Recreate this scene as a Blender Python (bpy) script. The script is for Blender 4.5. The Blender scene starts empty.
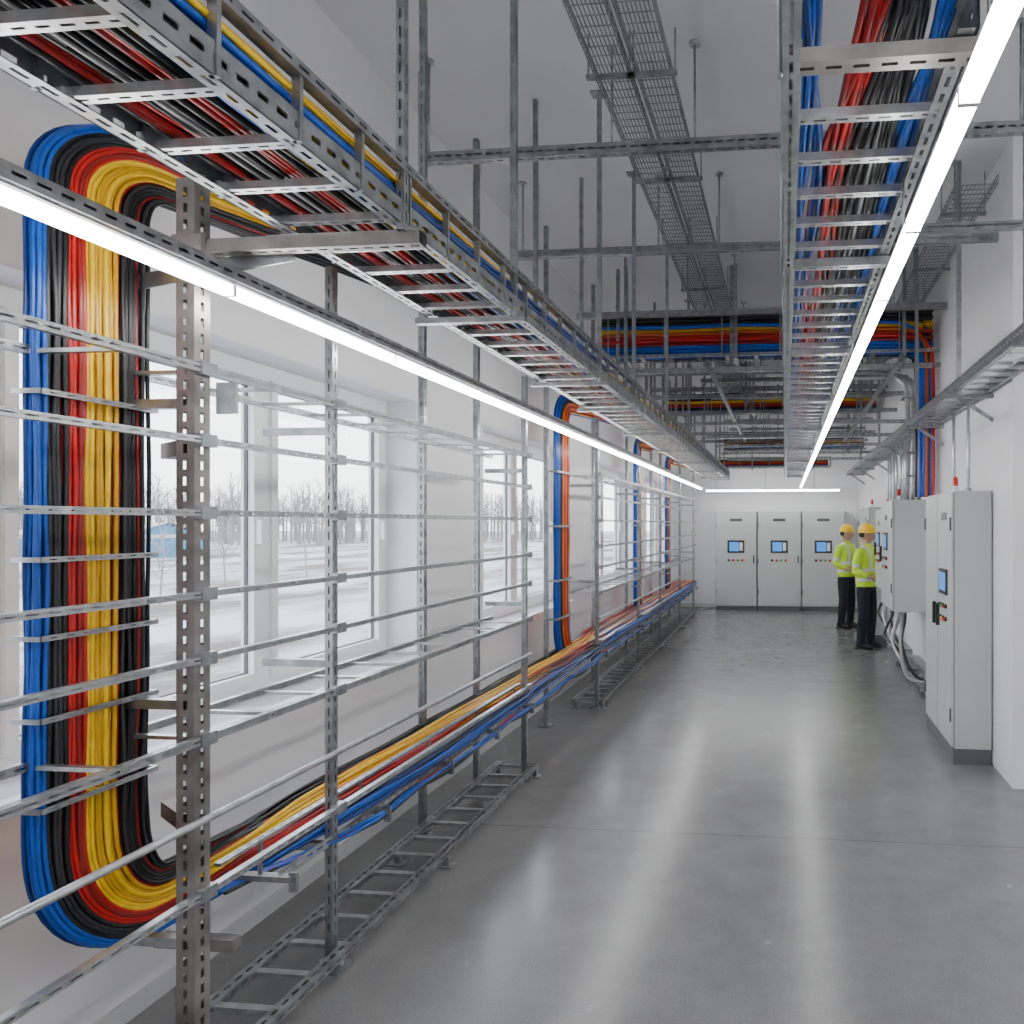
import bpy, math, random
from mathutils import Vector, Matrix
random.seed(7)
S=bpy.context.scene
COL=S.collection

# ------------------------------------------------------------ materials
def new_mat(name):
    m=bpy.data.materials.new(name); m.use_nodes=True
    nt=m.node_tree; b=nt.nodes['Principled BSDF']
    return m,nt,b
def simple(name,col,rough=.5,metal=0.,var=0.,scale=8.,bump=0.,spec=None,stretch=None):
    m,nt,b=new_mat(name)
    b.inputs['Base Color'].default_value=(*col,1); b.inputs['Roughness'].default_value=rough
    b.inputs['Metallic'].default_value=metal
    if spec is not None: b.inputs['Specular IOR Level'].default_value=spec
    if var>0 or bump>0:
        tc=nt.nodes.new('ShaderNodeTexCoord'); n=nt.nodes.new('ShaderNodeTexNoise')
        n.inputs['Scale'].default_value=scale; n.inputs['Detail'].default_value=4
        nt.links.new(tc.outputs['Object'],n.inputs['Vector'])
        r=nt.nodes.new('ShaderNodeValToRGB')
        r.color_ramp.elements[0].position=.3; r.color_ramp.elements[1].position=.7
        r.color_ramp.elements[0].color=(*[c*(1-var) for c in col],1)
        r.color_ramp.elements[1].color=(*[min(1,c*(1+var)) for c in col],1)
        nt.links.new(n.outputs['Fac'],r.inputs['Fac']); nt.links.new(r.outputs['Color'],b.inputs['Base Color'])
        if bump>0:
            bp=nt.nodes.new('ShaderNodeBump'); bp.inputs['Strength'].default_value=bump
            bp.inputs['Distance'].default_value=.01
            nt.links.new(n.outputs['Fac'],bp.inputs['Height']); nt.links.new(bp.outputs['Normal'],b.inputs['Normal'])
    return m
def emis(name,col,st):
    m,nt,b=new_mat(name)
    b.inputs['Base Color'].default_value=(*col,1)
    b.inputs['Emission Color'].default_value=(*col,1); b.inputs['Emission Strength'].default_value=st
    return m
STEEL=simple('galvanised_steel',(.33,.345,.355),.36,.78,.28,16)
STEEL2=simple('galvanised_steel_bright',(.47,.485,.495),.32,.8,.22,22)
STEELB=simple('aged_steel',(.30,.28,.27),.42,.75,.32,9)
RUST=simple('brown_bracket_steel',(.10,.06,.05),.5,.5,.3,12)
WALL=simple('white_wall_paint',(.83,.83,.85),.7,0,.02,3)
CEIL=simple('ceiling_paint',(.72,.72,.74),.8,0,.04,1.2)
TRIM=simple('trim_gray',(.62,.63,.64),.5)
PVC=simple('white_upvc',(.85,.86,.87),.35)
CBLUE=simple('cable_blue',(.006,.085,.46),.3,0,.15,30)
CBLACK=simple('cable_black',(.008,.008,.009),.35)
CRED=simple('cable_red',(.50,.011,.010),.3,0,.15,30)
CYEL=simple('cable_yellow',(.90,.57,.008),.3,0,.08,30)
CGRAY=simple('cable_gray',(.30,.30,.30),.45)
CORG=simple('cable_orange',(.75,.17,.015),.35)
CBLUE2=simple('cable_blue_dark',(.003,.035,.20),.3,0,.15,30)
CBLACK2=simple('cable_black_worn',(.025,.025,.028),.35)
CRED2=simple('cable_red_dark',(.26,.006,.007),.3,0,.15,30)
CYEL2=simple('cable_yellow_dark',(.66,.36,.006),.3,0,.08,30)
CGRAY2=simple('cable_gray_light',(.5,.5,.5),.45)
CORG2=simple('cable_orange_dark',(.50,.09,.01),.35)
CMATS=[CBLUE,CBLACK,CRED,CYEL,CGRAY,CORG,CBLUE2,CBLACK2,CRED2,CYEL2,CGRAY2,CORG2]
BL,BK,RD,YE,GR,OR=range(6)
CAB=simple('cabinet_gray_paint',(.50,.53,.52),.42,0,.02,3)
CABD=simple('cabinet_seam_dark',(.10,.105,.11),.5)
CABK=simple('cabinet_plinth',(.12,.125,.13),.5)
SCR=emis('hmi_screen_blue',(.04,.20,.55),1.2)
BLK=simple('black_plastic',(.02,.02,.022),.35)
BRED=simple('button_red',(.65,.02,.02),.35)
BGRN=simple('button_green',(.03,.42,.10),.35)
BYEL=simple('button_yellow',(.8,.6,.05),.35)
LBL=simple('label_plate',(.08,.085,.09),.4)
LED=emis('led_diffuser',(1,.99,.97),30.0)
ALU=simple('led_housing_white',(.75,.76,.77),.35,.2)
# floor
def floor_mat():
    m,nt,b=new_mat('polished_concrete')
    L=nt.links.new; N=nt.nodes.new
    tc=N('ShaderNodeTexCoord')
    n1=N('ShaderNodeTexNoise'); n1.inputs['Scale'].default_value=.9; n1.inputs['Detail'].default_value=6; n1.inputs['Roughness'].default_value=.6
    n2=N('ShaderNodeTexNoise'); n2.inputs['Scale'].default_value=110; n2.inputs['Detail'].default_value=3
    n3=N('ShaderNodeTexNoise'); n3.inputs['Scale'].default_value=5; n3.inputs['Detail'].default_value=9; n3.inputs['Roughness'].default_value=.7
    for n in(n1,n2,n3): L(tc.outputs['Object'],n.inputs['Vector'])
    r=N('ShaderNodeValToRGB'); r.color_ramp.elements[0].position=.34; r.color_ramp.elements[1].position=.68
    r.color_ramp.elements[0].color=(.145,.147,.15,1); r.color_ramp.elements[1].color=(.25,.25,.25,1)
    a=N('ShaderNodeMath'); a.operation='MULTIPLY_ADD'; a.inputs[1].default_value=.38
    L(n1.outputs['Fac'],a.inputs[0])
    a2=N('ShaderNodeMath'); a2.operation='MULTIPLY_ADD'; a2.inputs[1].default_value=.30
    L(n3.outputs['Fac'],a2.inputs[0])
    a3=N('ShaderNodeMath'); a3.operation='MULTIPLY'; a3.inputs[1].default_value=.32
    L(n2.outputs['Fac'],a3.inputs[0]); L(a3.outputs[0],a2.inputs[2]); L(a2.outputs[0],a.inputs[2])
    L(a.outputs[0],r.inputs['Fac'])
    sp=N('ShaderNodeSeparateXYZ'); L(tc.outputs['Object'],sp.inputs[0])
    def joint(sock,period,off,w):
        x=N('ShaderNodeMath'); x.operation='ADD'; x.inputs[1].default_value=off; L(sock,x.inputs[0])
        y=N('ShaderNodeMath'); y.operation='PINGPONG'; y.inputs[1].default_value=period/2; L(x.outputs[0],y.inputs[0])
        z=N('ShaderNodeMath'); z.operation='LESS_THAN'; z.inputs[1].default_value=w; L(y.outputs[0],z.inputs[0]); return z
    j=joint(sp.outputs['Y'],4.2,0,.003)
    mx=N('ShaderNodeMix'); mx.data_type='RGBA'; L(j.outputs[0],mx.inputs['Factor']); L(r.outputs['Color'],mx.inputs['A']); mx.inputs['B'].default_value=(.09,.09,.09,1)
    L(mx.outputs['Result'],b.inputs['Base Color'])
    mr=N('ShaderNodeMapRange'); mr.inputs['From Min'].default_value=.3; mr.inputs['From Max'].default_value=.7; mr.inputs['To Min'].default_value=.18; mr.inputs['To Max'].default_value=.28
    L(n3.outputs['Fac'],mr.inputs['Value']); L(mr.outputs['Result'],b.inputs['Roughness'])
    b.inputs['Specular IOR Level'].default_value=.75
    return m
FLOOR=floor_mat()
def glass_mat():
    m=bpy.data.materials.new('window_glass'); m.use_nodes=True; nt=m.node_tree; nt.nodes.clear()
    o=nt.nodes.new('ShaderNodeOutputMaterial'); t=nt.nodes.new('ShaderNodeBsdfTransparent'); g=nt.nodes.new('ShaderNodeBsdfGlossy')
    g.inputs['Roughness'].default_value=.02; mx=nt.nodes.new('ShaderNodeMixShader'); mx.inputs[0].default_value=.05
    nt.links.new(t.outputs[0],mx.inputs[1]); nt.links.new(g.outputs[0],mx.inputs[2]); nt.links.new(mx.outputs[0],o.inputs[0]); return m
GLASS=glass_mat()

# ------------------------------------------------------------ mesh builder
class MB:
    def __init__(s): s.v=[];s.f=[];s.m=[];s.s=[];s.mats=[]
    def mi(s,mat):
        if mat not in s.mats: s.mats.append(mat)
        return s.mats.index(mat)
    def quad(s,a,b,c,d,mat):
        i=len(s.v); s.v+= [tuple(a),tuple(b),tuple(c),tuple(d)]; s.f.append((i,i+1,i+2,i+3)); s.m.append(s.mi(mat)); s.s.append(False)
    def boxo(s,o,ax,ay,az,mat):
        o=Vector(o); p=[o+ax*i+ay*j+az*k for k in(-.5,.5) for j in(-.5,.5) for i in(-.5,.5)]
        b=len(s.v); s.v+=[tuple(q) for q in p]
        for f in((0,2,3,1),(4,5,7,6),(0,1,5,4),(2,6,7,3),(0,4,6,2),(1,3,7,5)):
            s.f.append(tuple(b+k for k in f)); s.m.append(s.mi(mat)); s.s.append(False)
    def box(s,x0,x1,y0,y1,z0,z1,mat):
        s.boxo(((x0+x1)/2,(y0+y1)/2,(z0+z1)/2),Vector((x1-x0,0,0)),Vector((0,y1-y0,0)),Vector((0,0,z1-z0)),mat)
    def bar(s,p0,p1,w,h,up,mat):
        p0=Vector(p0);p1=Vector(p1);t=p1-p0;n=Vector(up);n=(n-t*(n.dot(t)/t.dot(t))).normalized();b=t.cross(n).normalized()
        s.boxo((p0+p1)/2,t,b*w,n*h,mat)
    def plate(s,o,t,b,L,w,pitch,mat,frac=.22,sl=.58):
        e=w*(1-frac)/2
        for sg in(-1,1):
            a=o+b*(sg*w/2); c=o+b*(sg*(w/2-e))
            s.quad(a,a+t*L,c+t*L,c,mat)
        n=max(1,int(L/pitch)); off=(L-n*pitch)/2; g=pitch*(1-sl)
        hw=w/2-e
        for k in range(n+1):
            x1=off+k*pitch+g/2; x0=off+k*pitch-g/2
            x0=max(0,x0); x1=min(L,x1)
            if k==0:x0=0
            if k==n:x1=L
            if x1>x0: s.quad(o+t*x0-b*hw,o+t*x1-b*hw,o+t*x1+b*hw,o+t*x0+b*hw,mat)
    def strut(s,p0,p1,w,h,up,mat,pitch=.06,all4=False):
        p0=Vector(p0);p1=Vector(p1);t=p1-p0;L=t.length;t=t/L;n=Vector(up);n=(n-t*n.dot(t)).normalized();b=t.cross(n).normalized()
        for sg in(1,-1): s.plate(p0+n*(sg*h/2),t,b,L,w,pitch,mat)
        for sg in(1,-1):
            if all4: s.plate(p0+b*(sg*w/2),t,n,L,h,pitch,mat)
            else:
                o=p0+b*(sg*w/2); s.quad(o-n*h/2,o-n*h/2+t*L,o+n*h/2+t*L,o+n*h/2,mat)
    def tube(s,pts,r,mat,n=8,cap=True,sc=None,smooth=True):
        pts=[Vector(p) for p in pts]; rs=r if isinstance(r,(list,tuple)) else [r]*len(pts)
        base=len(s.v); ref=None
        for i,p in enumerate(pts):
            t=(pts[min(i+1,len(pts)-1)]-pts[max(i-1,0)]).normalized()
            if ref is None:
                ref=Vector((0,0,1)) if abs(t.z)<.9 else Vector((0,1,0))
            u=(ref-t*ref.dot(t)).normalized(); w=t.cross(u); ref=u
            ri=rs[i]; a,bb=(ri if isinstance(ri,(tuple,list)) else (ri,ri))
            for k in range(n):
                an=2*math.pi*k/n; s.v.append(tuple(p+u*(math.cos(an)*a)+w*(math.sin(an)*bb)))
        for i in range(len(pts)-1):
            for k in range(n):
                a=base+i*n+k;b=base+i*n+(k+1)%n
                s.f.append((a,b,b+n,a+n)); s.m.append(s.mi(mat)); s.s.append(smooth)
        if cap:
            s.f.append(tuple(base+k for k in reversed(range(n)))); s.m.append(s.mi(mat)); s.s.append(False)
            l=base+(len(pts)-1)*n; s.f.append(tuple(l+k for k in range(n))); s.m.append(s.mi(mat)); s.s.append(False)
    def ell(s,c,r,mat,nu=14,nv=10,z0=-1.,fn=None):
        c=Vector(c); base=len(s.v)
        for j in range(nv+1):
            th=-math.pi/2+(math.pi)*(j/nv) if z0<=-1 else math.asin(z0)+(math.pi/2-math.asin(z0))*(j/nv)
            for i in range(nu):
                ph=2*math.pi*i/nu
                d=Vector((math.cos(th)*math.cos(ph),math.cos(th)*math.sin(ph),math.sin(th)))
                q=Vector((d.x*r[0],d.y*r[1],d.z*r[2]))
                if fn: q=fn(d,q)
                s.v.append(tuple(c+q))
        for j in range(nv):
            for i in range(nu):
                a=base+j*nu+i;b=base+j*nu+(i+1)%nu
                s.f.append((a,b,b+nu,a+nu)); s.m.append(s.mi(mat)); s.s.append(True)
    def obj(s,name,parent=None,weld=False):
        me=bpy.data.meshes.new(name); me.from_pydata(s.v,[],s.f)
        for m in s.mats: me.materials.append(m)
        me.polygons.foreach_set('material_index',s.m); me.polygons.foreach_set('use_smooth',s.s); me.update()
        o=bpy.data.objects.new(name,me); COL.objects.link(o)
        if parent: o.parent=parent
        return o

def bevel(o,w=.006,seg=2):
    m=o.modifiers.new('bevel','BEVEL'); m.width=w; m.segments=seg; m.limit_method='ANGLE'; m.angle_limit=math.radians(40)
    return o

# ------------------------------------------------------------ room shell
HZ=1.82; ZC=4.5; XL=-2.4; XR=1.56; YB=15.7; YF=-4.0; XRN=4.2; YP=5.13
b=MB(); b.box(XL-.3,XRN+.2,YF-.2,YB+.2,-.12,0,FLOOR); b.obj('floor')
b=MB(); b.box(XL-.3,XRN+.2,YF-.2,YB+.2,ZC,ZC+.15,CEIL); b.obj('ceiling')
wins=[(-3.3,0.0),(0.9,4.5),(5.55,7.85),(8.9,11.2),(12.2,14.4)]
ZS=.97; ZT=2.62; TW=.3
b=MB()
b.box(XL-TW,XL,YF,YB,0,ZS,WALL); b.box(XL-TW,XL,YF,YB,ZT,ZC,WALL)
y=YF
for a,c in wins:
    b.box(XL-TW,XL,y,a,ZS,ZT,WALL); y=c
b.box(XL-TW,XL,y,YB,ZS,ZT,WALL); b.obj('wall_left')
b=MB(); b.box(XL-TW,XR+.2,YB,YB+.2,0,ZC,WALL); b.obj('wall_back')
b=MB(); b.box(XL-TW,XRN+.2,YF-.2,YF,0,ZC,WALL); b.obj('wall_front')
b=MB(); b.box(XR,XRN,YP,YB,0,ZC,WALL); b.obj('wall_right')
b=MB(); b.box(XRN,XRN+.2,YF,YB,0,ZC,WALL); b.obj('wall_side')
b=MB(); b.box(XL,XL+.012,YF,YB,0,.08,TRIM); b.obj('baseboard_left')
b=MB(); b.box(XL+.012,XR,YB-.012,YB,0,.08,TRIM); b.obj('baseboard_back')
for k,yy in enumerate((9.6,)):
    b=MB(); b.box(XL,XR,yy,yy+.25,ZC-.18,ZC,CEIL); b.obj('trim_%d'%(k+1))
for k,(a,c) in enumerate(wins):
    b=MB(); x0=XL-TW+.02; x1=x0+.07; fw=.07
    b.box(x0,x1,a,c,ZS,ZS+fw,PVC); b.box(x0,x1,a,c,ZT-fw,ZT,PVC)
    b.box(x0,x1,a,a+fw,ZS+fw,ZT-fw,PVC); b.box(x0,x1,c-fw,c,ZS+fw,ZT-fw,PVC)
    nm=2 if c-a>3 else 1
    cuts=[a]+[a+(c-a)*(i+1)/(nm+1) for i in range(nm)]+[c]
    if k==1: cuts=[a,2.12,3.38,c]
    for q in cuts[1:-1]: b.box(x0,x1,q-.04,q+.04,ZS+fw,ZT-fw,PVC)
    for i in range(len(cuts)-1):
        p=cuts[i]+(.07 if i==0 else .04); q=cuts[i+1]-(.07 if i==len(cuts)-2 else .04)
        xs0,xs1=x0+.015,x1+.015; sw=.045; za,zb=ZS+fw,ZT-fw
        b.box(xs0,xs1,p,p+sw,za,zb,PVC); b.box(xs0,xs1,q-sw,q,za,zb,PVC)
        b.box(xs0,xs1,p+sw,q-sw,za,za+sw,PVC); b.box(xs0,xs1,p+sw,q-sw,zb-sw,zb,PVC)
        b.quad((x0+.04,p,za),(x0+.04,q,za),(x0+.04,q,zb),(x0+.04,p,zb),GLASS)
        b.box(xs1,xs1+.03,q-.035,q-.015,1.72,1.84,PVC)
        g0,g1=x0+.035,x0+.052
        for s_,t_ in((p+sw,p+sw+.006),(q-sw-.006,q-sw)): b.box(g0,g1,s_,t_,za+sw,zb-sw,CABD)   # glazing gaskets
        for s_,t_ in((za+sw,za+sw+.006),(zb-sw-.006,zb-sw)): b.box(g0,g1,p+sw,q-sw,s_,t_,CABD)
    b.box(x1,XL+.05,a-.04,c+.04,ZS-.035,ZS,PVC)
    b.obj('window_%d'%(k+1))

# ------------------------------------------------------------ generic ladder tray
def ladder(b,x0,x1,y0,y1,z,hs=.10,mat=STEEL,rung=.25,rw=.045,pitch=.06,t=.012,rmat=None,flange=.035,brace=True):
    rmat=rmat or mat
    for x,sg in((x0,1),(x1,-1)):
        o=Vector((x,y0,z+hs/2)); b.plate(o,Vector((0,1,0)),Vector((0,0,1)),y1-y0,hs,pitch,mat,frac=.22)
        b.plate(o+Vector((-sg*.006,0,0)),Vector((0,1,0)),Vector((0,0,1)),y1-y0,hs,pitch,mat,frac=.22)
        b.plate(Vector((x+sg*flange/2,y0,z)),Vector((0,1,0)),Vector((1,0,0)),y1-y0,flange,pitch,mat,frac=.25)
        b.box(min(x,x+sg*flange*.6),max(x,x+sg*flange*.6),y0,y1,z+hs-.004,z+hs,mat)
    y=y0+rung/2
    while y<y1:
        b.strut((x0,y,z+.015),(x1,y,z+.015),rw,.022,(0,0,1),rmat,.05)
        y+=rung
def ladderX(b,x0,x1,y0,y1,z,hs=.10,mat=STEEL,rung=.3):
    for y in(y0,y1):
        b.plate(Vector((x0,y,z+hs/2)),Vector((1,0,0)),Vector((0,0,1)),x1-x0,hs,.07,mat,frac=.25)
        b.bar((x0,y,z),(x1,y,z),.03,.004,(0,0,1),mat)
    x=x0+rung/2
    while x<x1:
        b.bar((x,y0,z+.012),(x,y1,z+.012),.04,.02,(0,0,1),mat); x+=rung

# ------------------------------------------------------------ cables
def cable_obj(name,splines,r=.0085,res=2,parent=None):
    cu=bpy.data.curves.new(name,'CURVE'); cu.dimensions='3D'; cu.bevel_depth=r; cu.bevel_resolution=res; cu.resolution_u=2
    cu.use_fill_caps=True
    for m in CMATS: cu.materials.append(m)
    for mi,pts in splines:
        sp=cu.splines.new('NURBS'); sp.points.add(len(pts)-1)
        ra=random.uniform(.84,1.12)
        for i,p in enumerate(pts): sp.points[i].co=(p[0],p[1],p[2],1); sp.points[i].radius=ra
        sp.order_u=4; sp.use_endpoint_u=True; sp.material_index=mi+(6 if random.random()<.38 else 0)
    o=bpy.data.objects.new(name,cu); COL.objects.link(o)
    if parent:o.parent=parent
    return o
def J(a): return random.uniform(-a,a)
def band_color(f):
    f+=J(.018)
    if f<.115:return BL
    if f<.25:return BK if random.random()<.9 else BL
    if f<.44:return RD
    if f<.68:return YE
    if f<.76:return RD if random.random()<.75 else BK
    return BK if random.random()<.95 else RD
ZTR=.545
ZTP=2.80
def main_bundle(Y0,W,n,rows,Xb,r,zoff=0.,yend=14.6,colorf=band_color,rise=True,tgt=(-1.50,-1.20),wig=.012,jd=.005,mix=.05):
    sp=[]; Yc=Y0+W+.09
    for row in range(rows):
        for i in range(n):
            f=(i+.5+(.5 if row%2 else 0))/n; c=colorf(f); y=Y0+f*W+J(.002); x=Xb+row*r*1.7-(rows-1)*r+J(jd)
            R=Yc-y; g=1-f; rz=.20+.22*g; rt=.10+.19*g
            pts=[]
            xt=tgt[1]+(tgt[0]-tgt[1])*f; zt=2.765+row*.02+abs(J(.015)); zt0=ZTP+rt
            yy=yend
            while rise and yy>Yc+1.9:
                pts.append((xt+J(wig*2),yy,zt+J(.005))); yy-=.7
            for k in range(7,0,-1):
                u=k/7; s_=u*u*(3-2*u)
                pts.append((x+(xt-x)*s_+J(.008),Yc+u*1.5,zt0+(zt-zt0)*s_+J(.006)+.04*math.sin(math.pi*u)))
            for k in range(0,7):
                a=math.pi/2*k/6
                pts.append((x+J(.003),Yc-R*math.sin(a),ZTP+rt*math.cos(a)))
            z=ZTP-.2; ph=random.uniform(0,6.3); am=random.uniform(0,.006)
            while z>.95:
                pts.append((x+J(jd),y+am*math.sin(z*3+ph)+J(.0045),z)); z-=.15
            for k in range(0,7):
                a=math.pi/2*k/6
                pts.append((x+J(.003),Yc-R*math.cos(a),.87-rz*math.sin(a)))
            xt=min(-1.79,-1.81-.35*f+J(mix)); zt=ZTR+.025+row*r*1.7+zoff+abs(J(.022))+(.03*math.sin(math.pi*f)); z0=.87-rz
            for k in range(1,7):
                u=k/6; s_=u*u*(3-2*u)
                pts.append((x+(xt-x)*s_,Yc+u*.75,z0+(zt-z0)*s_+J(.005)))
            yy=Yc+1.1; ph=random.uniform(0,6.3); am=random.uniform(.005,.03); fr=random.uniform(.8,1.6)
            while yy<yend:
                pts.append((min(xt+am*math.sin(yy*fr+ph)+J(wig),-1.785),yy,zt+J(wig*.8)-.012*math.sin(yy*math.pi/1.1)**2)); yy+=.3
            pts.append((xt,yend,zt))
            sp.append((c,pts))
    return sp
sp=main_bundle(1.80,.355,25,4,-2.09,.0068)
cable_obj('cable_bundle',sp,.0068)
def cf2(f):
    if f<.3:return BL
    if f<.45:return BK
    if f<.75:return OR if random.random()<.6 else RD
    return BL if random.random()<.3 else (RD if random.random()<.5 else YE)
for (Y0,W,n) in((6.4,.40,19),(9.9,.36,14),(12.5,.36,14)):
    sp=main_bundle(Y0,W,n,2,-2.09,.0105,zoff=.04,colorf=cf2,yend=14.5,mix=.16)
    cable_obj('cable_bundle',sp,.0105,1)
sp=[]
for i in range(8):
    pts=[(-2.0+J(.05),2.35,.52),(-1.9+J(.03),2.6,.52)];y=2.9; x=-1.79+J(.02); ph=random.uniform(0,6); dz=random.uniform(.01,.06)
    while y<14.3:
        pts.append((x+J(.012),y,ZTR-.0-dz*abs(math.sin(y*2.5+ph*.3))+J(.012))); y+=.22
    sp.append(((BL,BK,BL,BK,BK,BK,BL,RD)[i],pts))
cable_obj('loose_tray_cables',sp,.0065,1)

# ------------------------------------------------------------ support racks (left)
XF=-1.85; XBK=-2.14
railz=[2.308,2.083,1.855,1.60,1.396,1.143,.889,.657]
BIG=2.10
def rack(y0,y1,fposts,bposts,big=None,zt=2.87):
    b=MB()
    for yp in fposts:
        b.strut((XF,yp,0.01),(XF,yp,zt),.034,.034,(0,1,0),STEEL,.055,all4=True)
        b.box(XF-.06,XF+.06,yp-.05,yp+.05,0,.012,STEEL)
        for sx in(-.045,.045): b.tube([(XF+sx,yp,0.01),(XF+sx,yp,.03)],.008,STEEL2,6)
    for yp in bposts:
        b.strut((XBK,yp,0.01),(XBK,yp,ZC-.002),.036,.036,(0,1,0),STEEL,.055,all4=True)
        b.box(XBK-.05,XBK+.05,yp-.05,yp+.05,0,.012,STEEL)
    if big:
        b.strut((XF-.01,big,0.01),(XF-.01,big,2.9),.062,.062,(0,1,0),STEELB,.05,all4=True)
        b.box(XF-.09,XF+.07,big-.07,big+.07,0,.014,STEELB)
    for i,z in enumerate(railz):
        if i in(0,5): 
            xf=XF+.03
            for x in(xf,XBK+.03):
                b.strut((x,y0,z),(x,y1,z),.022,.026,(0,0,1),STEEL2,.055,all4=True)
            y=y0+.12
            while y<y1:
                b.bar((XBK+.03,y,z-.004),(xf,y,z-.004),.022,.012,(0,0,1),STEEL2); y+=.3
        elif i==6:
            b.tube([(XF+.034,y0,z),(XF+.034,y1,z)],.012,STEEL2,10)
        else:
            b.strut((XF+.03,y0,z),(XF+.03,y1,z),.020,.026,(1,0,0),STEEL2,.055)
    for yp in fposts+([big] if big else []):
        for z in(2.2,1.25,.5):
            b.bar((XBK,yp,z),(XF,yp,z),.03,.03,(0,0,1),STEEL)
        for z in railz:      # rail clamps
            if z!=.889: b.box(XF+.015,XF+.048,yp-.03,yp+.03,z-.02,z+.02,STEEL)
    y=y0+.1 if not big else 2.45
    b.plate(Vector((-2.20,y,ZTR+.03)),Vector((0,1,0)),Vector((0,0,1)),y1-y,.05,.06,STEEL2)
    b.plate(Vector((-1.835,y,ZTR-.01)),Vector((0,1,0)),Vector((0,0,1)),y1-y,.04,.06,STEEL2)
    b.strut((-1.905,y-.2,ZTR+.125),(-1.905,y1,ZTR+.125),.026,.012,(0,0,1),STEEL2,.055)
    yy=y
    while yy<y1:
        b.bar((-2.22,yy,ZTR-.012),(-1.77,yy,ZTR-.012),.035,.02,(0,0,1),STEEL)
        b.bar((-1.775,yy,ZTR-.06),(-1.775,yy,ZTR+.01),.03,.012,(0,1,0),STEEL)
        b.bar((-1.905,yy,ZTR-.01),(-1.905,yy,ZTR+.12),.012,.012,(0,1,0),STEEL)
        yy+=.62
    return b
b=rack(0.2,5.02,[.45,2.78,4.98],[1.72,4.08,4.83],big=BIG)
for z in(2.06,.88):
    b.bar((-1.88,BIG,z),(-2.04,BIG+.10,z),.04,.05,(0,0,1),RUST)
b.box(-1.90,-1.80,BIG-.04,BIG+.06,2.66,2.72,STEELB)
b.strut((-2.2,BIG,2.69),(-1.10,BIG,2.69),.045,.04,(0,0,1),STEELB,.05)
b.bar((-2.12,BIG+.04,2.60),(-1.55,BIG+.04,2.68),.05,.006,(0,1,0),STEEL)
b.bar((-2.15,2.28,.39),(-1.86,2.28,.39),.04,.04,(0,0,1),STEELB)
b.box(-1.80,-1.73,BIG+.02,BIG+.03,2.17,2.27,STEEL2)
b.obj('steel_support_rack')
b=rack(6.95,14.6,[6.97,9.0,10.6,12.6,14.5],[6.3,7.9,9.6,11.4,13.3]); b.obj('steel_support_rack')
b=MB()
for z in(2.19,1.72,1.50,1.27,1.02):
    b.strut((-2.052,1.80,z),(-2.052,2.17,z),.016,.008,(1,0,0),STEEL2,.05)
    for yy in(1.80,2.17): b.bar((-2.14,yy,z),(-2.05,yy,z),.010,.014,(0,0,1),STEEL)
for y0 in(6.38,9.88,12.48):
    for z in(2.3,1.8,1.3,.95):
        b.bar((-2.06,y0,z),(-2.06,y0+.44,z),.02,.01,(1,0,0),STEEL2)
        for yy in(y0,y0+.44): b.bar((-2.14,yy,z),(-2.055,yy,z),.015,.018,(0,0,1),STEEL)
b.obj('cable_cleat_set')
for (y0,y1) in((.9,5.05),(6.9,14.5)):
    b=MB(); 
    for x in(-2.06,-1.79):
        b.strut((x,y0,.085),(x,y1,.085),.030,.05,(1,0,0),STEEL,.055,all4=True)
    y=y0+.1
    while y<y1: b.bar((-2.06,y,.085),(-1.79,y,.085),.03,.015,(0,0,1),STEEL2); y+=.2
    y=y0+.05
    while y<=y1:
        for x in(-2.06,-1.79):
            b.bar((x,y,.0),(x,y,.07),.03,.03,(0,1,0),STEEL)
            b.box(x-.045,x+.045,y-.035,y+.035,0,.008,STEEL)
        y+=1.36 if y0<2 else 1.9
    b.obj('floor_cable_ladder')

# ------------------------------------------------------------ overhead left tray
T1=(-1.55,-1.15); TZ=2.725
b=MB(); ladder(b,T1[0],T1[1],-1.5,14.9,TZ,hs=.07,rung=.215,rw=.030,mat=STEEL,rmat=STEEL2,flange=.04)
for x in(T1[0],T1[1]):
    b.strut((x,-1.5,TZ+.17),(x,14.9,TZ+.17),.03,.035,(1,0,0),STEEL,.06)
    y=-1.4
    while y<14.9:
        b.bar((x,y,TZ),(x,y,TZ+.18),.022,.012,(0,1,0),STEEL); y+=.25
hang=[-.6,BIG,3.0,4.42,5.45,7.0,8.6,10.3,12.0,13.7]
for y in hang:
    b.strut((T1[1]+.0,y-.03,TZ-.02),(T1[1]+.0,y-.03,ZC-.002),.026,.026,(0,1,0),STEEL,.055,all4=True)
    b.strut((T1[0]-.05,y,TZ-.022),(T1[1]+.04,y,TZ-.022),.032,.026,(0,0,1),STEEL,.055)
    b.box(T1[1]-.05,T1[1]+.05,y-.07,y+.01,ZC-.01,ZC,STEEL)
    if y!=BIG:
        b.strut((T1[0]-.02,y,TZ-.02),(T1[0]-.02,y,ZC-.002),.026,.026,(0,1,0),STEEL,.055,all4=True)
b.obj('overhead_cable_ladder')
def tray_cables(name,xa,xb,z,y0,y1,n,cf,r=.011,wig=.02,layers=2,extra=None):
    sp=[]
    for l in range(layers):
        for i in range(n):
            f=(i+.5)/n; x=xa+(xb-xa)*f; pts=[]; y=y0; ph=random.uniform(0,6); am=random.uniform(.2,1)*wig; c=cf(f)
            zz=z+l*r*1.9+J(.004)
            while y<y1:
                pts.append((min(max(x+am*math.sin(y*.9+ph)+J(wig*.35),xa-.005),xb+.005),y,zz+abs(J(.012)))); y+=.4
            pts.append((x,y1,zz)); sp.append((c,pts))
    if extra: sp+=extra
    return cable_obj(name,sp,r,1)
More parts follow.
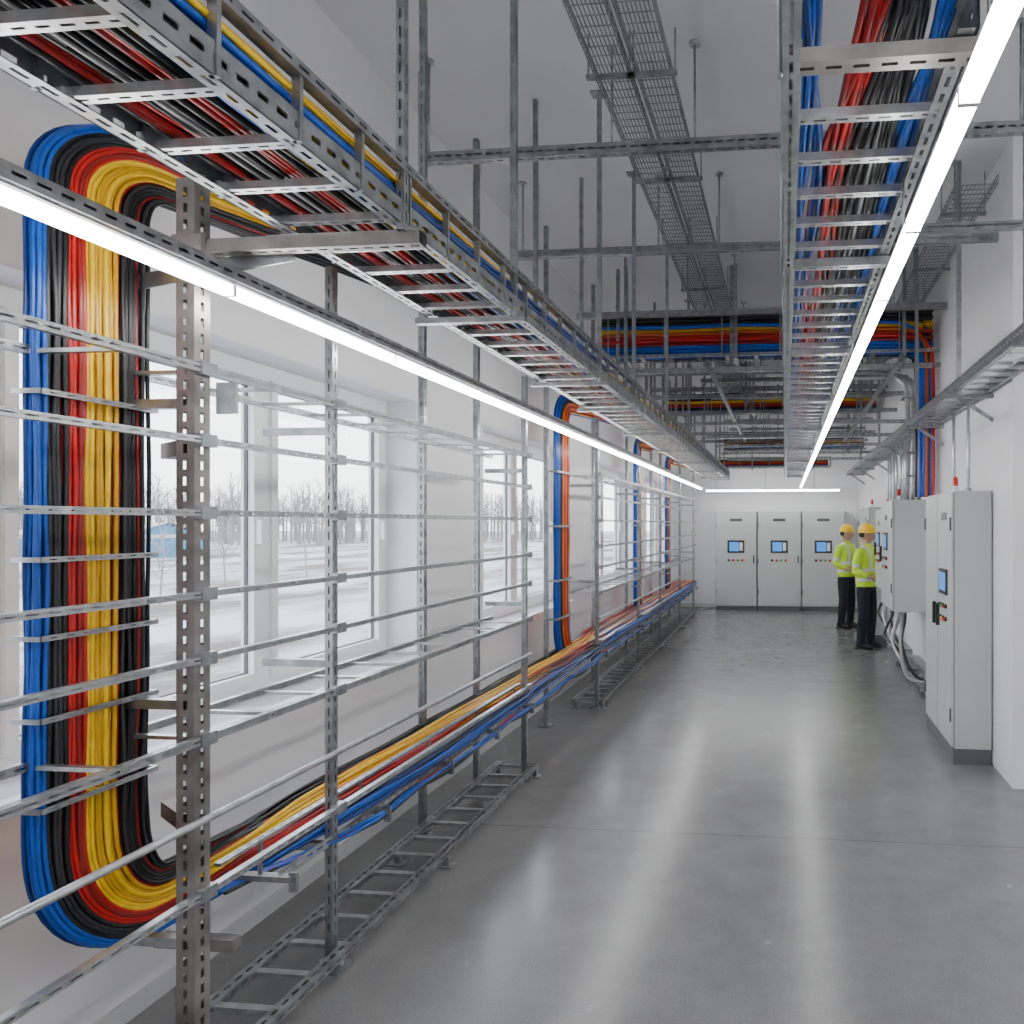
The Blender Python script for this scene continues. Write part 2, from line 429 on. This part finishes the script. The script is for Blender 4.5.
def cfL(f):
    q=random.random()
    if f<.3: return GR if q<.32 else (BK if q<.75 else RD)
    if f<.72: return BK if q<.56 else (RD if q<.88 else GR)
    return BL if q<.58 else (YE if q<.80 else BK)
tray_cables('overhead_cables',T1[0]+.05,T1[1]-.02,TZ+.04,-1.4,14.8,20,cfL,.0088,.05,6)

# ------------------------------------------------------------ overhead right tray
T2=(.0,.365); TZ2=2.77
b=MB(); ladder(b,T2[0],T2[1],1.42,14.9,TZ2,hs=.11,rung=.20,rw=.030,mat=STEEL,rmat=STEEL2,flange=.035)
for y in(1.46,2.6,3.93,5.45,7.2,9.0,10.8,12.6,14.2):
    b.strut((T2[0]-.0,y,TZ2-.02),(T2[1]+.05,y,TZ2-.02),.045 if y<2 else .035,.03,(0,0,1),STEELB if y<2 else STEEL,.055)
    for x in(T2[0]-.01,T2[1]+.035):
        b.tube([(x,y,TZ2-.05),(x,y,ZC)],.006,STEEL,6)
b.strut((T2[0]+.012,.4,TZ2-.025),(T2[0]+.012,14.8,TZ2-.025),.036,.036,(0,0,1),STEEL,.055)
b.obj('overhead_cable_ladder')
def cfR(f):
    q=random.random()
    if f<.15:return BL
    if f<.45:return RD if q<.75 else BK
    if f<.7:return BK if q<.85 else GR
    return BL if q<.5 else BK
sp=[]
for i in range(54):
    f=(i%18+.5)/18; c=cfR(f); x=T2[0]+.05+(T2[1]-T2[0]-.09)*f; pts=[]
    l=i//18; yb=random.uniform(1.36,1.46)
    top={RD:.20,BK:.265,BL:.05 if f<.4 else .33,GR:.28}[c]+J(.03)
    pts+=[(top+.03,yb-.06,ZC-.01),(top+.02,yb-.05,3.9),(top+.01,yb-.03,3.4),(top,yb,3.02),(top,yb+.04,2.90),((top+x)/2,yb+.25,2.83)]
    y=yb+.6; ph=random.uniform(0,6); am=random.uniform(.2,1)*.04
    while y<14.8:
        pts.append((min(max(x+am*math.sin(y*1.1+ph)+J(.012),T2[0]+.03),T2[1]-.03),y,TZ2+.04+l*.017+abs(J(.012)))); y+=.4
    sp.append((c,pts))
cable_obj('overhead_cables',sp,.0078,1)

# ------------------------------------------------------------ LED strips
def led(x,z,y0,y1,hang_to,seg=1.0,w=.034,rail=True,step=1.5):
    b=MB(); y=y0
    while y<y1-.05:
        e=min(y+seg,y1)
        b.box(x-w/2,x+w/2,y+.006,e-.006,z-.015,z+.015,LED)
        b.box(x-w/2-.002,x+w/2+.002,y-.006,y+.006,z-.017,z+.017,ALU)
        b.box(x-w/2*.7,x+w/2*.7,y,e,z+.015,z+.026,ALU)
        y=e
    b.box(x-w/2-.002,x+w/2+.002,y1-.006,y1+.006,z-.017,z+.017,ALU)
    if rail: b.strut((x,y0,z+.052),(x,y1,z+.052),.04,.045,(1,0,0),STEEL,.055)
    y=y0+.3
    while y<y1:
        b.tube([(x,y,z+.026),(x,y,hang_to)],.004,STEEL,6); y+=step
    return b
b=led(-1.72,2.545,-2.57,14.75,2.6,seg=.93)
for y in(2.78,4.98,6.97,9.0,10.6,12.6,14.5,.45): b.bar((-1.86,y,2.60),(-1.70,y,2.60),.03,.02,(0,0,1),STEEL)
b.obj('led_light_strip')
b=led(.318,2.565,.19,14.75,TZ2,rail=False,seg=.55,w=.032); b.obj('led_light_strip')
b=MB(); b.box(-1.62,1.1,14.78,14.82,2.49,2.52,LED); b.box(-1.62,1.1,14.785,14.815,2.52,2.54,ALU)
for x in(-1.4,-.4,.6): b.tube([(x,14.8,2.54),(x,14.8,ZC)],.0045,STEEL,6)
b.obj('led_light_strip')
b=led(2.9,3.6,-3.5,4.7,ZC,rail=False,w=.09); b.obj('led_light_strip')  # added strip out of view, brightens the near right bay
b=led(-.4,3.6,-3.6,-.6,ZC,rail=False,w=.09); b.obj('led_light_strip')  # added strip behind the camera, extra fill for the room

# ------------------------------------------------------------ ceiling strut grid
b=MB()
ys=[3.98,5.48,7.15,8.7,10.0,11.2,12.4,13.6]
for k,y in enumerate(ys):
    x1=3.6 if y<5 else XR
    b.strut((-2.1,y,3.93),(x1,y,3.93),.06,.05,(0,1,0),STEEL,.06,all4=True)
    for x in(-2.05,-.97,-.5,.62,1.25):
        b.tube([(x,y,3.9),(x,y,ZC)],.007,STEEL,6); b.tube([(x,y,ZC-.015),(x,y,ZC)],.03,STEEL2,10)
    if y>7:
        b.strut((-1.9,y+.3,3.42),(XR,y+.3,3.42),.05,.04,(0,1,0),STEEL,.08)
        for x in(-1.75,-.55,.5,1.2):
            b.strut((x,y+.3,3.40),(x,y+.3,ZC),.035,.035,(0,1,0),STEEL,.08)
    if y>8.5:
        b.strut((-1.1,y+.1,3.05),(XR,y+.1,3.05),.045,.035,(0,1,0),STEEL,.08)
        b.strut((-1.1,y+.7,3.7),(XR,y+.7,3.7),.05,.035,(0,1,0),STEEL,.08)
        for x in(-.9,-.3,.55,1.1): b.tube([(x,y+.1,3.05),(x,y+.1,3.93)],.006,STEEL,6); b.tube([(x,y+.7,3.7),(x,y+.7,ZC)],.006,STEEL,6)
for y in (3.98,5.48,7.2,10,12.4):
    b.strut((1.28,y,2.78),(1.28,y,ZC),.03,.03,(0,1,0),STEEL,.055)
b.strut((.45,4.7,3.7),(3.6,4.7,3.7),.05,.05,(0,1,0),STEEL,.06)
b.strut((.62,4.7,3.68),(.62,4.7,ZC),.035,.035,(0,1,0),STEEL,.06); b.strut((3.0,4.7,3.68),(3.0,4.7,ZC),.035,.035,(0,1,0),STEEL,.06)
for x in (-.75,.62,1.1): b.strut((x,7.0,3.38),(x,13.7,3.38),.04,.04,(0,0,1),STEEL,.08)
b.obj('ceiling_strut_grid')

# ------------------------------------------------------------ wire basket trays
def basket(x0,x1,z,y0,y1,h=.06,n=9):
    b=MB(); r=.0042
    for i in range(n+1):
        x=x0+(x1-x0)*i/n; b.tube([(x,y0,z),(x,y1,z)],r,STEEL,4,smooth=False)
    for x in(x0,x1):
        for zz in(z+h/2,z+h): b.tube([(x,y0,zz),(x,y1,zz)],r,STEEL,4,smooth=False)
    y=y0; k=0
    while y<=y1:
        b.tube([(x0,y,z+h),(x0,y,z-.004),(x1,y,z-.004),(x1,y,z+h)],r,STEEL,4,smooth=False)
        if k%16==6:
            b.strut((x0-.04,y,z-.02),(x1+.04,y,z-.02),.03,.02,(0,0,1),STEEL,.05)
            for x in(x0-.03,x1+.03): b.tube([(x,y,z-.03),(x,y,ZC)],.005,STEEL,6)
        y+=.075; k+=1
    return b
basket(-1.04,-.85,4.28,1.0,13.5).obj('wire_basket_tray')
basket(-.81,-.62,4.28,1.0,13.5).obj('wire_basket_tray')
basket(1.66,1.98,4.2,1.0,4.9).obj('wire_basket_tray')
basket(1.22,1.48,4.2,5.2,12.5).obj('wire_basket_tray')

# ------------------------------------------------------------ crossing trays
def cross(yc,zb,x0,x1,lay,r,cols=3,drop=False):
    b=MB(); ladderX(b,x0,x1,yc-.12,yc+.12,zb,hs=.03)
    H=len(lay)*r*1.8
    x=x0+.1
    while x<x1:
        for yy in(yc-.125,yc+.125): b.bar((x,yy,zb),(x,yy,zb+H+.06),.015,.008,(0,1,0),STEEL)
        x+=.6
    b.bar((x0,yc-.125,zb+H+.05),(x1,yc-.125,zb+H+.05),.02,.02,(0,0,1),STEEL)
    for x in(x0+.3,(x0+x1)/2-.3,x1-.35):
        b.strut((x,yc-.15,zb-.02),(x,yc-.15,ZC),.03,.03,(0,1,0),STEEL,.06)
        b.bar((x,yc-.17,zb-.02),(x,yc+.17,zb-.02),.035,.035,(0,0,1),STEEL)
    b.obj('crossing_cable_tray')
    sp=[]; nd=0
    for li,c in enumerate(lay):
        for k in range(cols):
            pts=[]; x=x0+.02; y=yc-.095+k*.19/max(1,cols-1)+J(.01); z=zb+.035+li*r*1.8
            while x<x1-.1: pts.append((x,y+J(.012),z+J(.009))); x+=.3
            cc=c if random.random()<.86 else BK
            if drop and li%2==0 and k!=1:
                nd+=1
                xe=x1-.05-.022*(nd%7); pts=[p for p in pts if p[0]<xe-.45]
                if c==YE and nd%2: cc=BL
                pts+=[(xe-.35,y,z),(xe-.1,y,z-.02),(xe-.01,y,z-.15),(xe,y,z-.4),(xe,y,2.9),(xe,y,2.5),(xe,y+.02,2.1)]
            else: pts.append((x1-.05,y,z))
            sp.append((cc,pts))
    cable_obj('crossing_cables',sp,r,1)
cross(7.55,3.56,-1.95,1.54,[BL,BL,BL,RD,RD,RD,OR,YE,YE,BK,BK,BK],.0195,4,True)
cross(11.75,3.62,-1.95,1.54,[BL,RD,RD,OR,YE,RD,BK,BK],.021,3)
cross(14.0,3.25,-1.2,1.54,[BL,RD,RD,YE,BK],.022,3)
cross(14.5,2.95,-1.6,.9,[BL,RD,OR,BK],.02,3)

# ------------------------------------------------------------ right side ladder tray
b=MB(); ladder(b,1.24,1.52,2.2,14.6,2.80,hs=.07,rung=.22,rw=.030,mat=STEEL,rmat=STEEL2,flange=.035)
for y in(5.6,7.3,9.2,11,12.8,14.3):
    b.strut((1.2,y,2.785),(XR,y,2.785),.035,.03,(0,0,1),STEEL,.05); b.bar((1.3,y,2.78),(XR,y,2.6),.03,.006,(0,1,0),STEEL)
for y in(2.6,4.0): b.strut((1.2,y,2.785),(1.56,y,2.785),.035,.03,(0,0,1),STEEL,.05)
b.strut((1.54,2.6,2.78),(1.54,2.6,ZC),.035,.035,(0,1,0),STEEL,.055);b.strut((1.22,2.6,2.78),(1.22,2.6,ZC),.035,.035,(0,1,0),STEEL,.055)
b.obj('side_cable_ladder')

# ------------------------------------------------------------ cabinets
def back_cab(xa,xb,yf,h):
    b=MB(); yb=YB-.02
    b.box(xa+.01,xb-.01,yf+.02,yb,0,.10,CABK)
    b.box(xa+.003,xb-.003,yf+.02,yb,.10,h,CAB)
    b.box(xa+.012,xb-.012,yf,yf+.02,.115,h-.012,CAB)
    xc=(xa+xb)/2
    b.box(xc-.18,xc+.18,yf-.012,yf,1.21,1.48,CABD)
    b.box(xc-.165,xc+.165,yf-.013,yf-.012,1.225,1.465,BLK)
    b.box(xc-.14,xc+.06,yf-.0145,yf-.013,1.25,1.44,SCR); b.box(xc+.075,xc+.14,yf-.0145,yf-.013,1.26,1.43,PVC)
    b.box(xc-.13,xc+.13,yf-.004,yf,h-.21,h-.15,LBL)
    b.box(xb-.075,xb-.05,yf-.03,yf,1.0,1.16,BLK)
    for i,m in enumerate((BLK,BRED,BGRN,BRED)):
        x=xc-.15+i*.095
        b.tube([(x,yf,1.06),(x,yf-.03,1.06)],.026,m,10)
    for z in(.35,1.0,1.75): b.tube([(xa+.02,yf-.008,z),(xa+.02,yf-.008,z+.09)],.008,CABD,8)
    o=b.obj('control_cabinet'); bevel(o,.004,2)
xs=[-1.46,-.575,.35,1.25]
for i in range(3): back_cab(xs[i],xs[i+1]-.016,15.1,2.085)
def side_cab(x0,x1,ya,yb,z0,h,plinth=True,doors=2):
    b=MB()
    zb=z0+.12 if plinth else z0
    if plinth: b.box(x0+.015,x1,ya+.01,yb-.01,z0,zb,CABK)
    b.box(x0+.022,x1,ya,yb,zb,h,CAB)
    b.box(x0+.016,x0+.022,ya+.006,yb-.006,zb+.006,h-.006,CABD)
    n=doors; L=(yb-ya)/n
    for i in range(n):
        p=ya+i*L+.008; q=ya+(i+1)*L-.008
        b.box(x0,x0+.017,p,q,zb+.012,h-.012,CAB)
        for z in(zb+.2,h-.3): b.tube([(x0-.006,p+.01 if i==0 else q-.01,z),(x0-.006,p+.01 if i==0 else q-.01,z+.1)],.008,CABD,8)
        b.box(x0-.028,x0,(q-.07 if i==0 else p+.05),(q-.05 if i==0 else p+.07),(zb+h)/2-.10,(zb+h)/2+.08,BLK)
    zc=z0+(h-z0)*.66 if plinth else z0+(h-z0)*.62
    yc=ya+L*.52
    b.box(x0-.014,x0,yc-.13,yc+.13,zc-.10,zc+.10,BLK); b.box(x0-.0155,x0-.014,yc-.10,yc+.10,zc-.07,zc+.07,SCR)
    b.box(x0-.004,x0,yc-.09,yc+.09,h-.22,h-.16,LBL)
    for i,m in enumerate((BRED,BGRN,BLK,BRED,BYEL,BLK)):
        yy=yc-.09+(i%3)*.09; z=zc-.19-(i//3)*.10
        b.tube([(x0,yy,z),(x0-.018,yy,z)],.018,BLK,10); b.tube([(x0-.018,yy,z),(x0-.03,yy,z)],.014,m,10)
    return b
def beacon(b,x,y,z):
    b.tube([(x,y,z),(x,y,z+.05)],.022,PVC,12); b.tube([(x,y,z+.05),(x,y,z+.11),(x,y,z+.125)],[.02,.02,.008],BRED,12)
b=side_cab(1.255,XR-.013,5.60,6.62,0,2.07,doors=2)
beacon(b,1.34,5.85,2.07)
for (yy,xx) in((6.35,1.44),(5.98,1.47)):
    b.tube([(xx,yy,2.06),(xx,yy,2.78)],.014,STEEL2,10)
    b.tube([(xx,yy,2.07),(xx,yy,2.11)],.024,STEEL,10)
o=b.obj('electrical_cabinet'); bevel(o,.004,2)
def bez(p,n=6):
    p=[Vector(q) for q in p]; out=[]
    for i in range(len(p)-1):
        p0=p[max(i-1,0)];p1=p[i];p2=p[i+1];p3=p[min(i+2,len(p)-1)]
        for k in range(n):
            t=k/n
            out.append(.5*((2*p1)+(p2-p0)*t+(2*p0-5*p1+4*p2-p3)*t*t+(3*p1-p0-3*p2+p3)*t**3))
    out.append(p[-1]); return out
def wallbox(x0,ya,yb,z0,h):
    b=side_cab(x0,XR,ya,yb,z0,h,plinth=False,doors=1)
    beacon(b,x0+.1,ya+.2,h)
    for k in range(5):
        yy=ya+.12+k*(yb-ya-.24)/4; xx=x0+.12+.06*(k%2)
        pts=[(xx,yy,z0+.01),(xx,yy,z0-.12),(xx-.03-.02*k,yy-.1,z0-.35),(xx-.02,yy-.28-.05*k,.28+.04*k),(xx+.08,yy-.38,.2),(XR-.05,yy-.42,.2)]
        b.tube(bez(pts),.017,(CGRAY,BLK,STEEL2,CGRAY,BLK)[k],8)
        b.tube([(xx,yy,z0-.04),(xx,yy,z0+.005)],.026,STEEL,10)
        b.tube([(xx+.04,yy,h-.005),(xx+.04,yy,2.78)],.013,STEEL2,8)
    b.box(XR-.11,XR,ya-.5,yb-.1,.05,.28,STEEL); b.box(XR-.14,XR,ya-.1,ya+.0,0,.06,STEEL)
    return b
o=wallbox(1.14,7.85,8.75,.88,2.08).obj('mounted_control_panel'); bevel(o,.003,1)
o=wallbox(1.26,9.55,10.25,.95,2.02).obj('mounted_control_panel'); bevel(o,.003,1)
b=side_cab(1.27,XR-.013,11.2,12.6,0,2.08,doors=2); beacon(b,1.36,11.5,2.08); o=b.obj('electrical_cabinet'); bevel(o,.004,1)
b=MB()
for k,(x,y) in enumerate(((1.33,8.05),(1.40,8.10),(1.47,8.15))):
    b.tube(bez([(.75-.05*k,y,3.48),(x-.35,y,3.48),(x-.08,y,3.40),(x,y,3.15),(x,y,2.08)],8),.026,STEEL2,12)
for z in(3.2,2.6,2.35): b.bar((1.28,8.1,z),(XR,8.1,z),.16,.02,(0,0,1),STEEL)
b.strut((.7,8.1,3.44),(.7,8.1,ZC),.035,.035,(0,1,0),STEEL,.06); b.bar((.62,8.1,3.44),(1.1,8.1,3.44),.16,.02,(0,0,1),STEEL)
b.obj('conduit_riser')
b=MB(); b.tube([(XR-.08,6.72,.30),(XR-.08,7.3,.30)],.045,PVC,14); b.tube([(XR-.08,6.68,.30),(XR-.08,6.74,.30)],.06,STEEL,14)
b.bar((XR-.08,7.0,0),(XR-.08,7.0,.28),.04,.04,(0,1,0),STEEL); b.obj('service_pipe')

# ------------------------------------------------------------ workers
SKIN=simple('skin',(.52,.30,.21),.55); HAIR=simple('hair_dark',(.04,.028,.02),.7)
VEST=simple('hi_vis_yellow',(.60,.88,.03),.6,0,.08,12); SILV=simple('reflective_tape',(.72,.74,.75),.35)
PANT=simple('navy_trousers',(.012,.015,.024),.8,0,.2,14); BOOT=simple('black_boots',(.010,.010,.010),.5)
HELM=simple('helmet_yellow',(.95,.60,.01),.3); EYE=simple('eye_dark',(.02,.015,.015),.3); EYEW=simple('eye_white',(.8,.8,.8),.3); LIP=simple('lips',(.40,.16,.13),.5)
def torso_rings(b,rings,mat,n=24):
    base=len(b.v)
    for (x,z,rx,ry) in rings:
        for k in range(n):
            a=2*math.pi*k/n; b.v.append((x+rx*math.cos(a),ry*math.sin(a),z))
    for i in range(len(rings)-1):
        for k in range(n):
            a=base+i*n+k;c=base+i*n+(k+1)%n; b.f.append((a,c,c+n,a+n)); b.m.append(b.mi(mat)); b.s.append(True)
    b.f.append(tuple(base+k for k in reversed(range(n)))); b.m.append(0); b.s.append(True)
    l=base+(len(rings)-1)*n; b.f.append(tuple(l+k for k in range(n))); b.m.append(0); b.s.append(True)
def hand(b,w,d,side):
    w=Vector(w); d=Vector(d).normalized(); 
    pn=Vector((0,-side,0)); pn=(pn-d*pn.dot(d)).normalized()
    ac=d.cross(pn)*side; 
    if ac.dot(Vector((1,0,.2)))<0: ac=-ac
    b.tube([w-d*.02,w+d*.01,w+d*.05,w+d*.088],[(.022,.022),(.024,.028),(.017,.04),(.014,.038)],SKIN,12)
    for i,(o,L) in enumerate(((.029,.070),(.010,.078),(-.010,.072),(-.028,.056))):
        p=w+d*.083+ac*o; q=p+d*(L*.42)+pn*.006; r=q+(d*.8+pn*.6).normalized()*(L*.33); s=r+(d*.45+pn*.9).normalized()*(L*.27)
        b.tube([p-d*.01,p,q,r,s],[.0085,.009,.0085,.0078,.006],SKIN,8)
    p=w+d*.03+ac*.03; q=p+(ac*.7+d*.7).normalized()*.032+pn*.008; r=q+(ac*.25+d*.95+pn*.2).normalized()*.028
    b.tube([p-ac*.01,p,q,r],[.012,.0115,.0095,.007],SKIN,8)
def worker(loc,rot,armL,armR,headturn=0.,hs=1.0):
    b=MB()
    torso_rings(b,[(0,.84,.09,.12),(0,.88,.125,.165),(0,.96,.142,.192),(0.005,1.05,.142,.188),(.01,1.16,.144,.190),(.012,1.28,.148,.203),(.008,1.37,.136,.206),(0,1.43,.110,.188),(-.005,1.475,.075,.12),(-.005,1.50,.062,.075),(.0,1.55,.055,.058),(.008,1.60,.052,.055)],PANT)
    for s in(1,-1):
        b.tube([(0,s*.085,.93),(0,s*.09,.82),(.012,s*.10,.65),(.022,s*.11,.50),(.005,s*.12,.34),(-.012,s*.125,.14),(-.012,s*.125,.06)],
               [.090,(.098,.102),.090,.078,.074,.066,.068],PANT,18)
        e,wr=(armL if s>0 else armR)
        sh=Vector((0,s*.186,1.405)); e=Vector(e); wr=Vector(wr)
        b.tube([(0,s*.11,1.405),sh,sh.lerp(e,.35)+Vector((0,s*.012,0)),sh.lerp(e,.8),e,e.lerp(wr,.3),e.lerp(wr,.97)],[.055,.070,.066,.058,.055,.054,.040],VEST,16)
    tmp=b.obj('tmp'); 
    rm=tmp.modifiers.new('r','REMESH'); rm.mode='VOXEL'; rm.voxel_size=.0115; rm.use_smooth_shade=True
    sm=tmp.modifiers.new('s','SMOOTH'); sm.iterations=4; sm.factor=.5
    dg=bpy.context.evaluated_depsgraph_get(); me=bpy.data.meshes.new_from_object(tmp.evaluated_get(dg))
    vv=[tuple(v.co) for v in me.vertices]; ff=[tuple(p.vertices) for p in me.polygons]; cs=[p.center.copy() for p in me.polygons]
    bpy.data.objects.remove(tmp,do_unlink=True)
    g=MB(); g.v=vv; g.f=ff
    mp,mv,ms,mk=[g.mi(m) for m in(PANT,VEST,SILV,SKIN)]
    for c in cs:
        arm=abs(c.y)>.212 or (c.x>.165)
        m=mv
        if arm and c.z<1.40 and c.z>.6:
            m=mv
            if 1.19<c.z<1.235: m=ms
        else:
            if c.z<.90: m=mp
            elif .98<c.z<1.03 or 1.12<c.z<1.17: m=ms
            elif c.z>1.17 and .075<abs(c.y)<.12 : m=ms
        if c.z>1.495: m=mk
        g.m.append(m); g.s.append(True)
    b=g
    b.tube([(0,0,1.475),(.0,0,1.525)],[(.085,.078),(.066,.066)],VEST,16,cap=False)
    for s in(1,-1):
        e,wr=(armL if s>0 else armR); e=Vector(e);wr=Vector(wr); hand(b,wr,(wr-e),s)
        y=s*.125
        b.tube([(-.10,y,.055),(-.085,y,.06),(-.03,y,.065),(.04,y,.055),(.11,y,.042),(.155,y,.036),(.178,y,.032)],[(.03,.025),(.050,.038),(.062,.043),(.050,.045),(.038,.047),(.032,.038),(.015,.018)],BOOT,14)
        b.tube([(-.015,y,.05),(-.015,y,.15)],[.050,.055],BOOT,14)
        b.boxo((.035,y,.009),Vector((.27,0,0)),Vector((0,.088,0)),Vector((0,0,.018)),BOOT)
    h0=len(b.v)
    def hf(d,q):
        z=d.z
        if z<-.1: q.y*=1-.28*min(1,(-z-.1)); q.x*=1-.10*(-z)
        if d.x>0 and z<-.25: q.x+=.010*d.x
        if d.x>.85 and -.42<z<.05: q.x+=.006
        if d.x<-.3: q.x*=1.06
        return q
    b.ell((.012,0,1.645),(.098,.078,.118),SKIN,28,20,fn=hf)
    b.tube([(.104,0,1.668),(.118,0,1.640),(.132,0,1.622),(.112,0,1.612)],[.006,.010,.013,.009],SKIN,8)
    for s in(1,-1):
        b.ell((.092,s*.031,1.658),(.013,.014,.009),EYEW,10,8); b.ell((.1025,s*.031,1.658),(.004,.006,.006),EYE,8,6)
        b.tube([(.100,s*.016,1.676),(.103,s*.032,1.680),(.094,s*.050,1.675)],.004,HAIR,6)
        b.ell((.0,s*.080,1.645),(.018,.009,.030),SKIN,10,8)
    b.tube([(.104,-.024,1.583),(.112,0,1.586),(.104,.024,1.583)],[.003,.0065,.003],LIP,8)
    b.ell((-.020,0,1.660),(.090,.082,.095),HAIR,20,14,fn=lambda d,q:(q if d.x<.15 and d.z>-.5 else q*.8))
    b.ell((.008,0,1.69),(.130,.112,.128),HELM,24,9,z0=0.0,fn=lambda d,q:q+Vector((0,0,.006 if abs(d.y)<.14 else 0)))
    base=len(b.v); n=28
    for k in range(n):
        a=2*math.pi*k/n; c,s=math.cos(a),math.sin(a); ex=.035 if c>0 else .008
        b.v.append((.008+.125*c,.108*s,1.695)); b.v.append((.008+(.134+ex*max(0,c))*c,(.118)*s,1.684-.006*max(0,c)))
    for k in range(n):
        a=base+2*k; c=base+2*((k+1)%n); b.f.append((a,a+1,c+1,c)); b.m.append(b.mi(HELM)); b.s.append(True)
    R=Matrix.Rotation(headturn,3,'Z')
    for i in range(h0,len(b.v)):
        v=Vector(b.v[i]); b.v[i]=tuple(R@v)
    o=b.obj('construction_worker'); o.location=loc; o.rotation_euler=(0,0,rot); o.scale=(hs,)*3
    return o
worker((1.19,10.75,0),math.radians(-38),(( -.05,.25,1.13),(.13,.18,1.03)),((-.03,-.255,1.13),(.14,-.18,1.06)),math.radians(22),1.005)
worker((1.07,12.8,0),math.radians(-42),((-.03,.255,1.13),(.03,.25,.87)),((-.04,-.255,1.13),(.13,-.17,1.05)),math.radians(18),1.0)

# ------------------------------------------------------------ outside
def snow():
    m,nt,b=new_mat('snowy_ground'); N=nt.nodes.new; L=nt.links.new
    tc=N('ShaderNodeTexCoord'); n=N('ShaderNodeTexNoise'); n.inputs['Scale'].default_value=.16; n.inputs['Detail'].default_value=8; n.inputs['Roughness'].default_value=.65
    mp=N('ShaderNodeMapping'); mp.inputs['Scale'].default_value=(1.6,.6,1); L(tc.outputs['Object'],mp.inputs['Vector']); L(mp.outputs[0],n.inputs['Vector'])
    r=N('ShaderNodeValToRGB'); r.color_ramp.elements[0].position=.42; r.color_ramp.elements[1].position=.56
    r.color_ramp.elements[0].color=(.12,.105,.09,1); r.color_ramp.elements[1].color=(.44,.46,.49,1)
    L(n.outputs['Fac'],r.inputs['Fac']); L(r.outputs[0],b.inputs['Base Color']); b.inputs['Roughness'].default_value=.9
    return m
b=MB(); b.box(-190,XL-TW-.02,-60,210,-.6,-.35,snow()); b.obj('snow_ground')
BARK=simple('hazed_tree_bark',(.27,.255,.245),.9)  # bark colour lightened to carry distance haze
b=MB()
def tree(x,y,h,nb=14,w=1.):
    b.tube([(x,y,-.35),(x+J(.1),y+J(.1),h*.5),(x+J(.3),y+J(.3),h)],[.08*w,.05*w,.012*w],BARK,4,cap=False,smooth=False)
    for k in range(nb):
        z=h*random.uniform(.15,.92); a=random.uniform(0,6.3); l=h*.26*(1.1-z/h)+.25
        dx,dy=math.cos(a),math.sin(a)
        e=Vector((x+dx*l,y+dy*l,z+l*1.2)); p=Vector((x,y,z)); mid=p.lerp(e,.5)-Vector((0,0,.05*l))
        b.tube([p,mid,e],[.028*w,.018*w,.007*w],BARK,3,cap=False,smooth=False)
        for q in range(3):
            s=p.lerp(e,random.uniform(.3,.9)); ee=s+Vector((J(1),J(1),random.uniform(.4,1.1)))*l*.4
            b.tube([s,ee],[.013*w,.005*w],BARK,3,cap=False,smooth=False)
for i in range(1000):
    a=math.radians(random.uniform(15,85)); d=random.uniform(85,130)
    tree(-d*math.sin(a),d*math.cos(a),random.uniform(4.2,7.0),9,1.6)
for (x,y,h) in((-16,17,2.5),(-20,24,2.9),(-19,27,2.4)): tree(x,y,h,22,.45)
b.obj('bare_tree_line')
BLD=simple('blue_cladding',(.06,.19,.33),.6); ROOF=simple('barn_roof',(.32,.34,.36),.7); BW=simple('barn_white',(.4,.4,.4),.7)
b=MB()
bx,by=-44,43
b.box(bx-4,bx+4,by-3,by+3,-.35,.9,BLD); b.box(bx-4.05,bx+4.05,by-3.05,by+3.05,.9,1.15,BW)
b.quad((bx-4.2,by-3.2,1.15),(bx+4.2,by-3.2,1.15),(bx+4.2,by,1.9),(bx-4.2,by,1.9),ROOF); b.quad((bx-4.2,by+3.2,1.15),(bx+4.2,by+3.2,1.15),(bx+4.2,by,1.9),(bx-4.2,by,1.9),ROOF)
for sx in(-4,4): b.quad((bx+sx,by-3,1.1),(bx+sx,by+3,1.1),(bx+sx,by,1.85),(bx+sx,by,1.85),BLD)
for k in range(3): b.box(bx-2.8+k*2.2,bx-1.6+k*2.2,by-3.05,by-3.0,-.35,.6,BW)
b.obj('blue_warehouse')

# ------------------------------------------------------------ world, camera
w=bpy.data.worlds.new('overcast'); S.world=w; w.use_nodes=True; nt=w.node_tree
bg=nt.nodes['Background']; tc=nt.nodes.new('ShaderNodeTexCoord'); sp_=nt.nodes.new('ShaderNodeSeparateXYZ'); rp=nt.nodes.new('ShaderNodeValToRGB')
nt.links.new(tc.outputs['Generated'],sp_.inputs[0]); nt.links.new(sp_.outputs['Z'],rp.inputs['Fac'])
rp.color_ramp.elements[0].position=0; rp.color_ramp.elements[0].color=(.93,.95,.97,1)
rp.color_ramp.elements[1].position=.7; rp.color_ramp.elements[1].color=(.80,.87,1,1)
nt.links.new(rp.outputs[0],bg.inputs['Color']); bg.inputs['Strength'].default_value=5.5

cd=bpy.data.cameras.new('camera'); cam=bpy.data.objects.new('camera',cd); COL.objects.link(cam)
cam.location=(0,0,HZ); cam.rotation_euler=(math.radians(90),0,math.atan(.1))
cd.sensor_width=36; cd.lens=720/1024*36; cd.shift_x=-(713-512)/1024; cd.shift_y=12/1024; cd.clip_end=400; cd.clip_start=.05
S.camera=cam
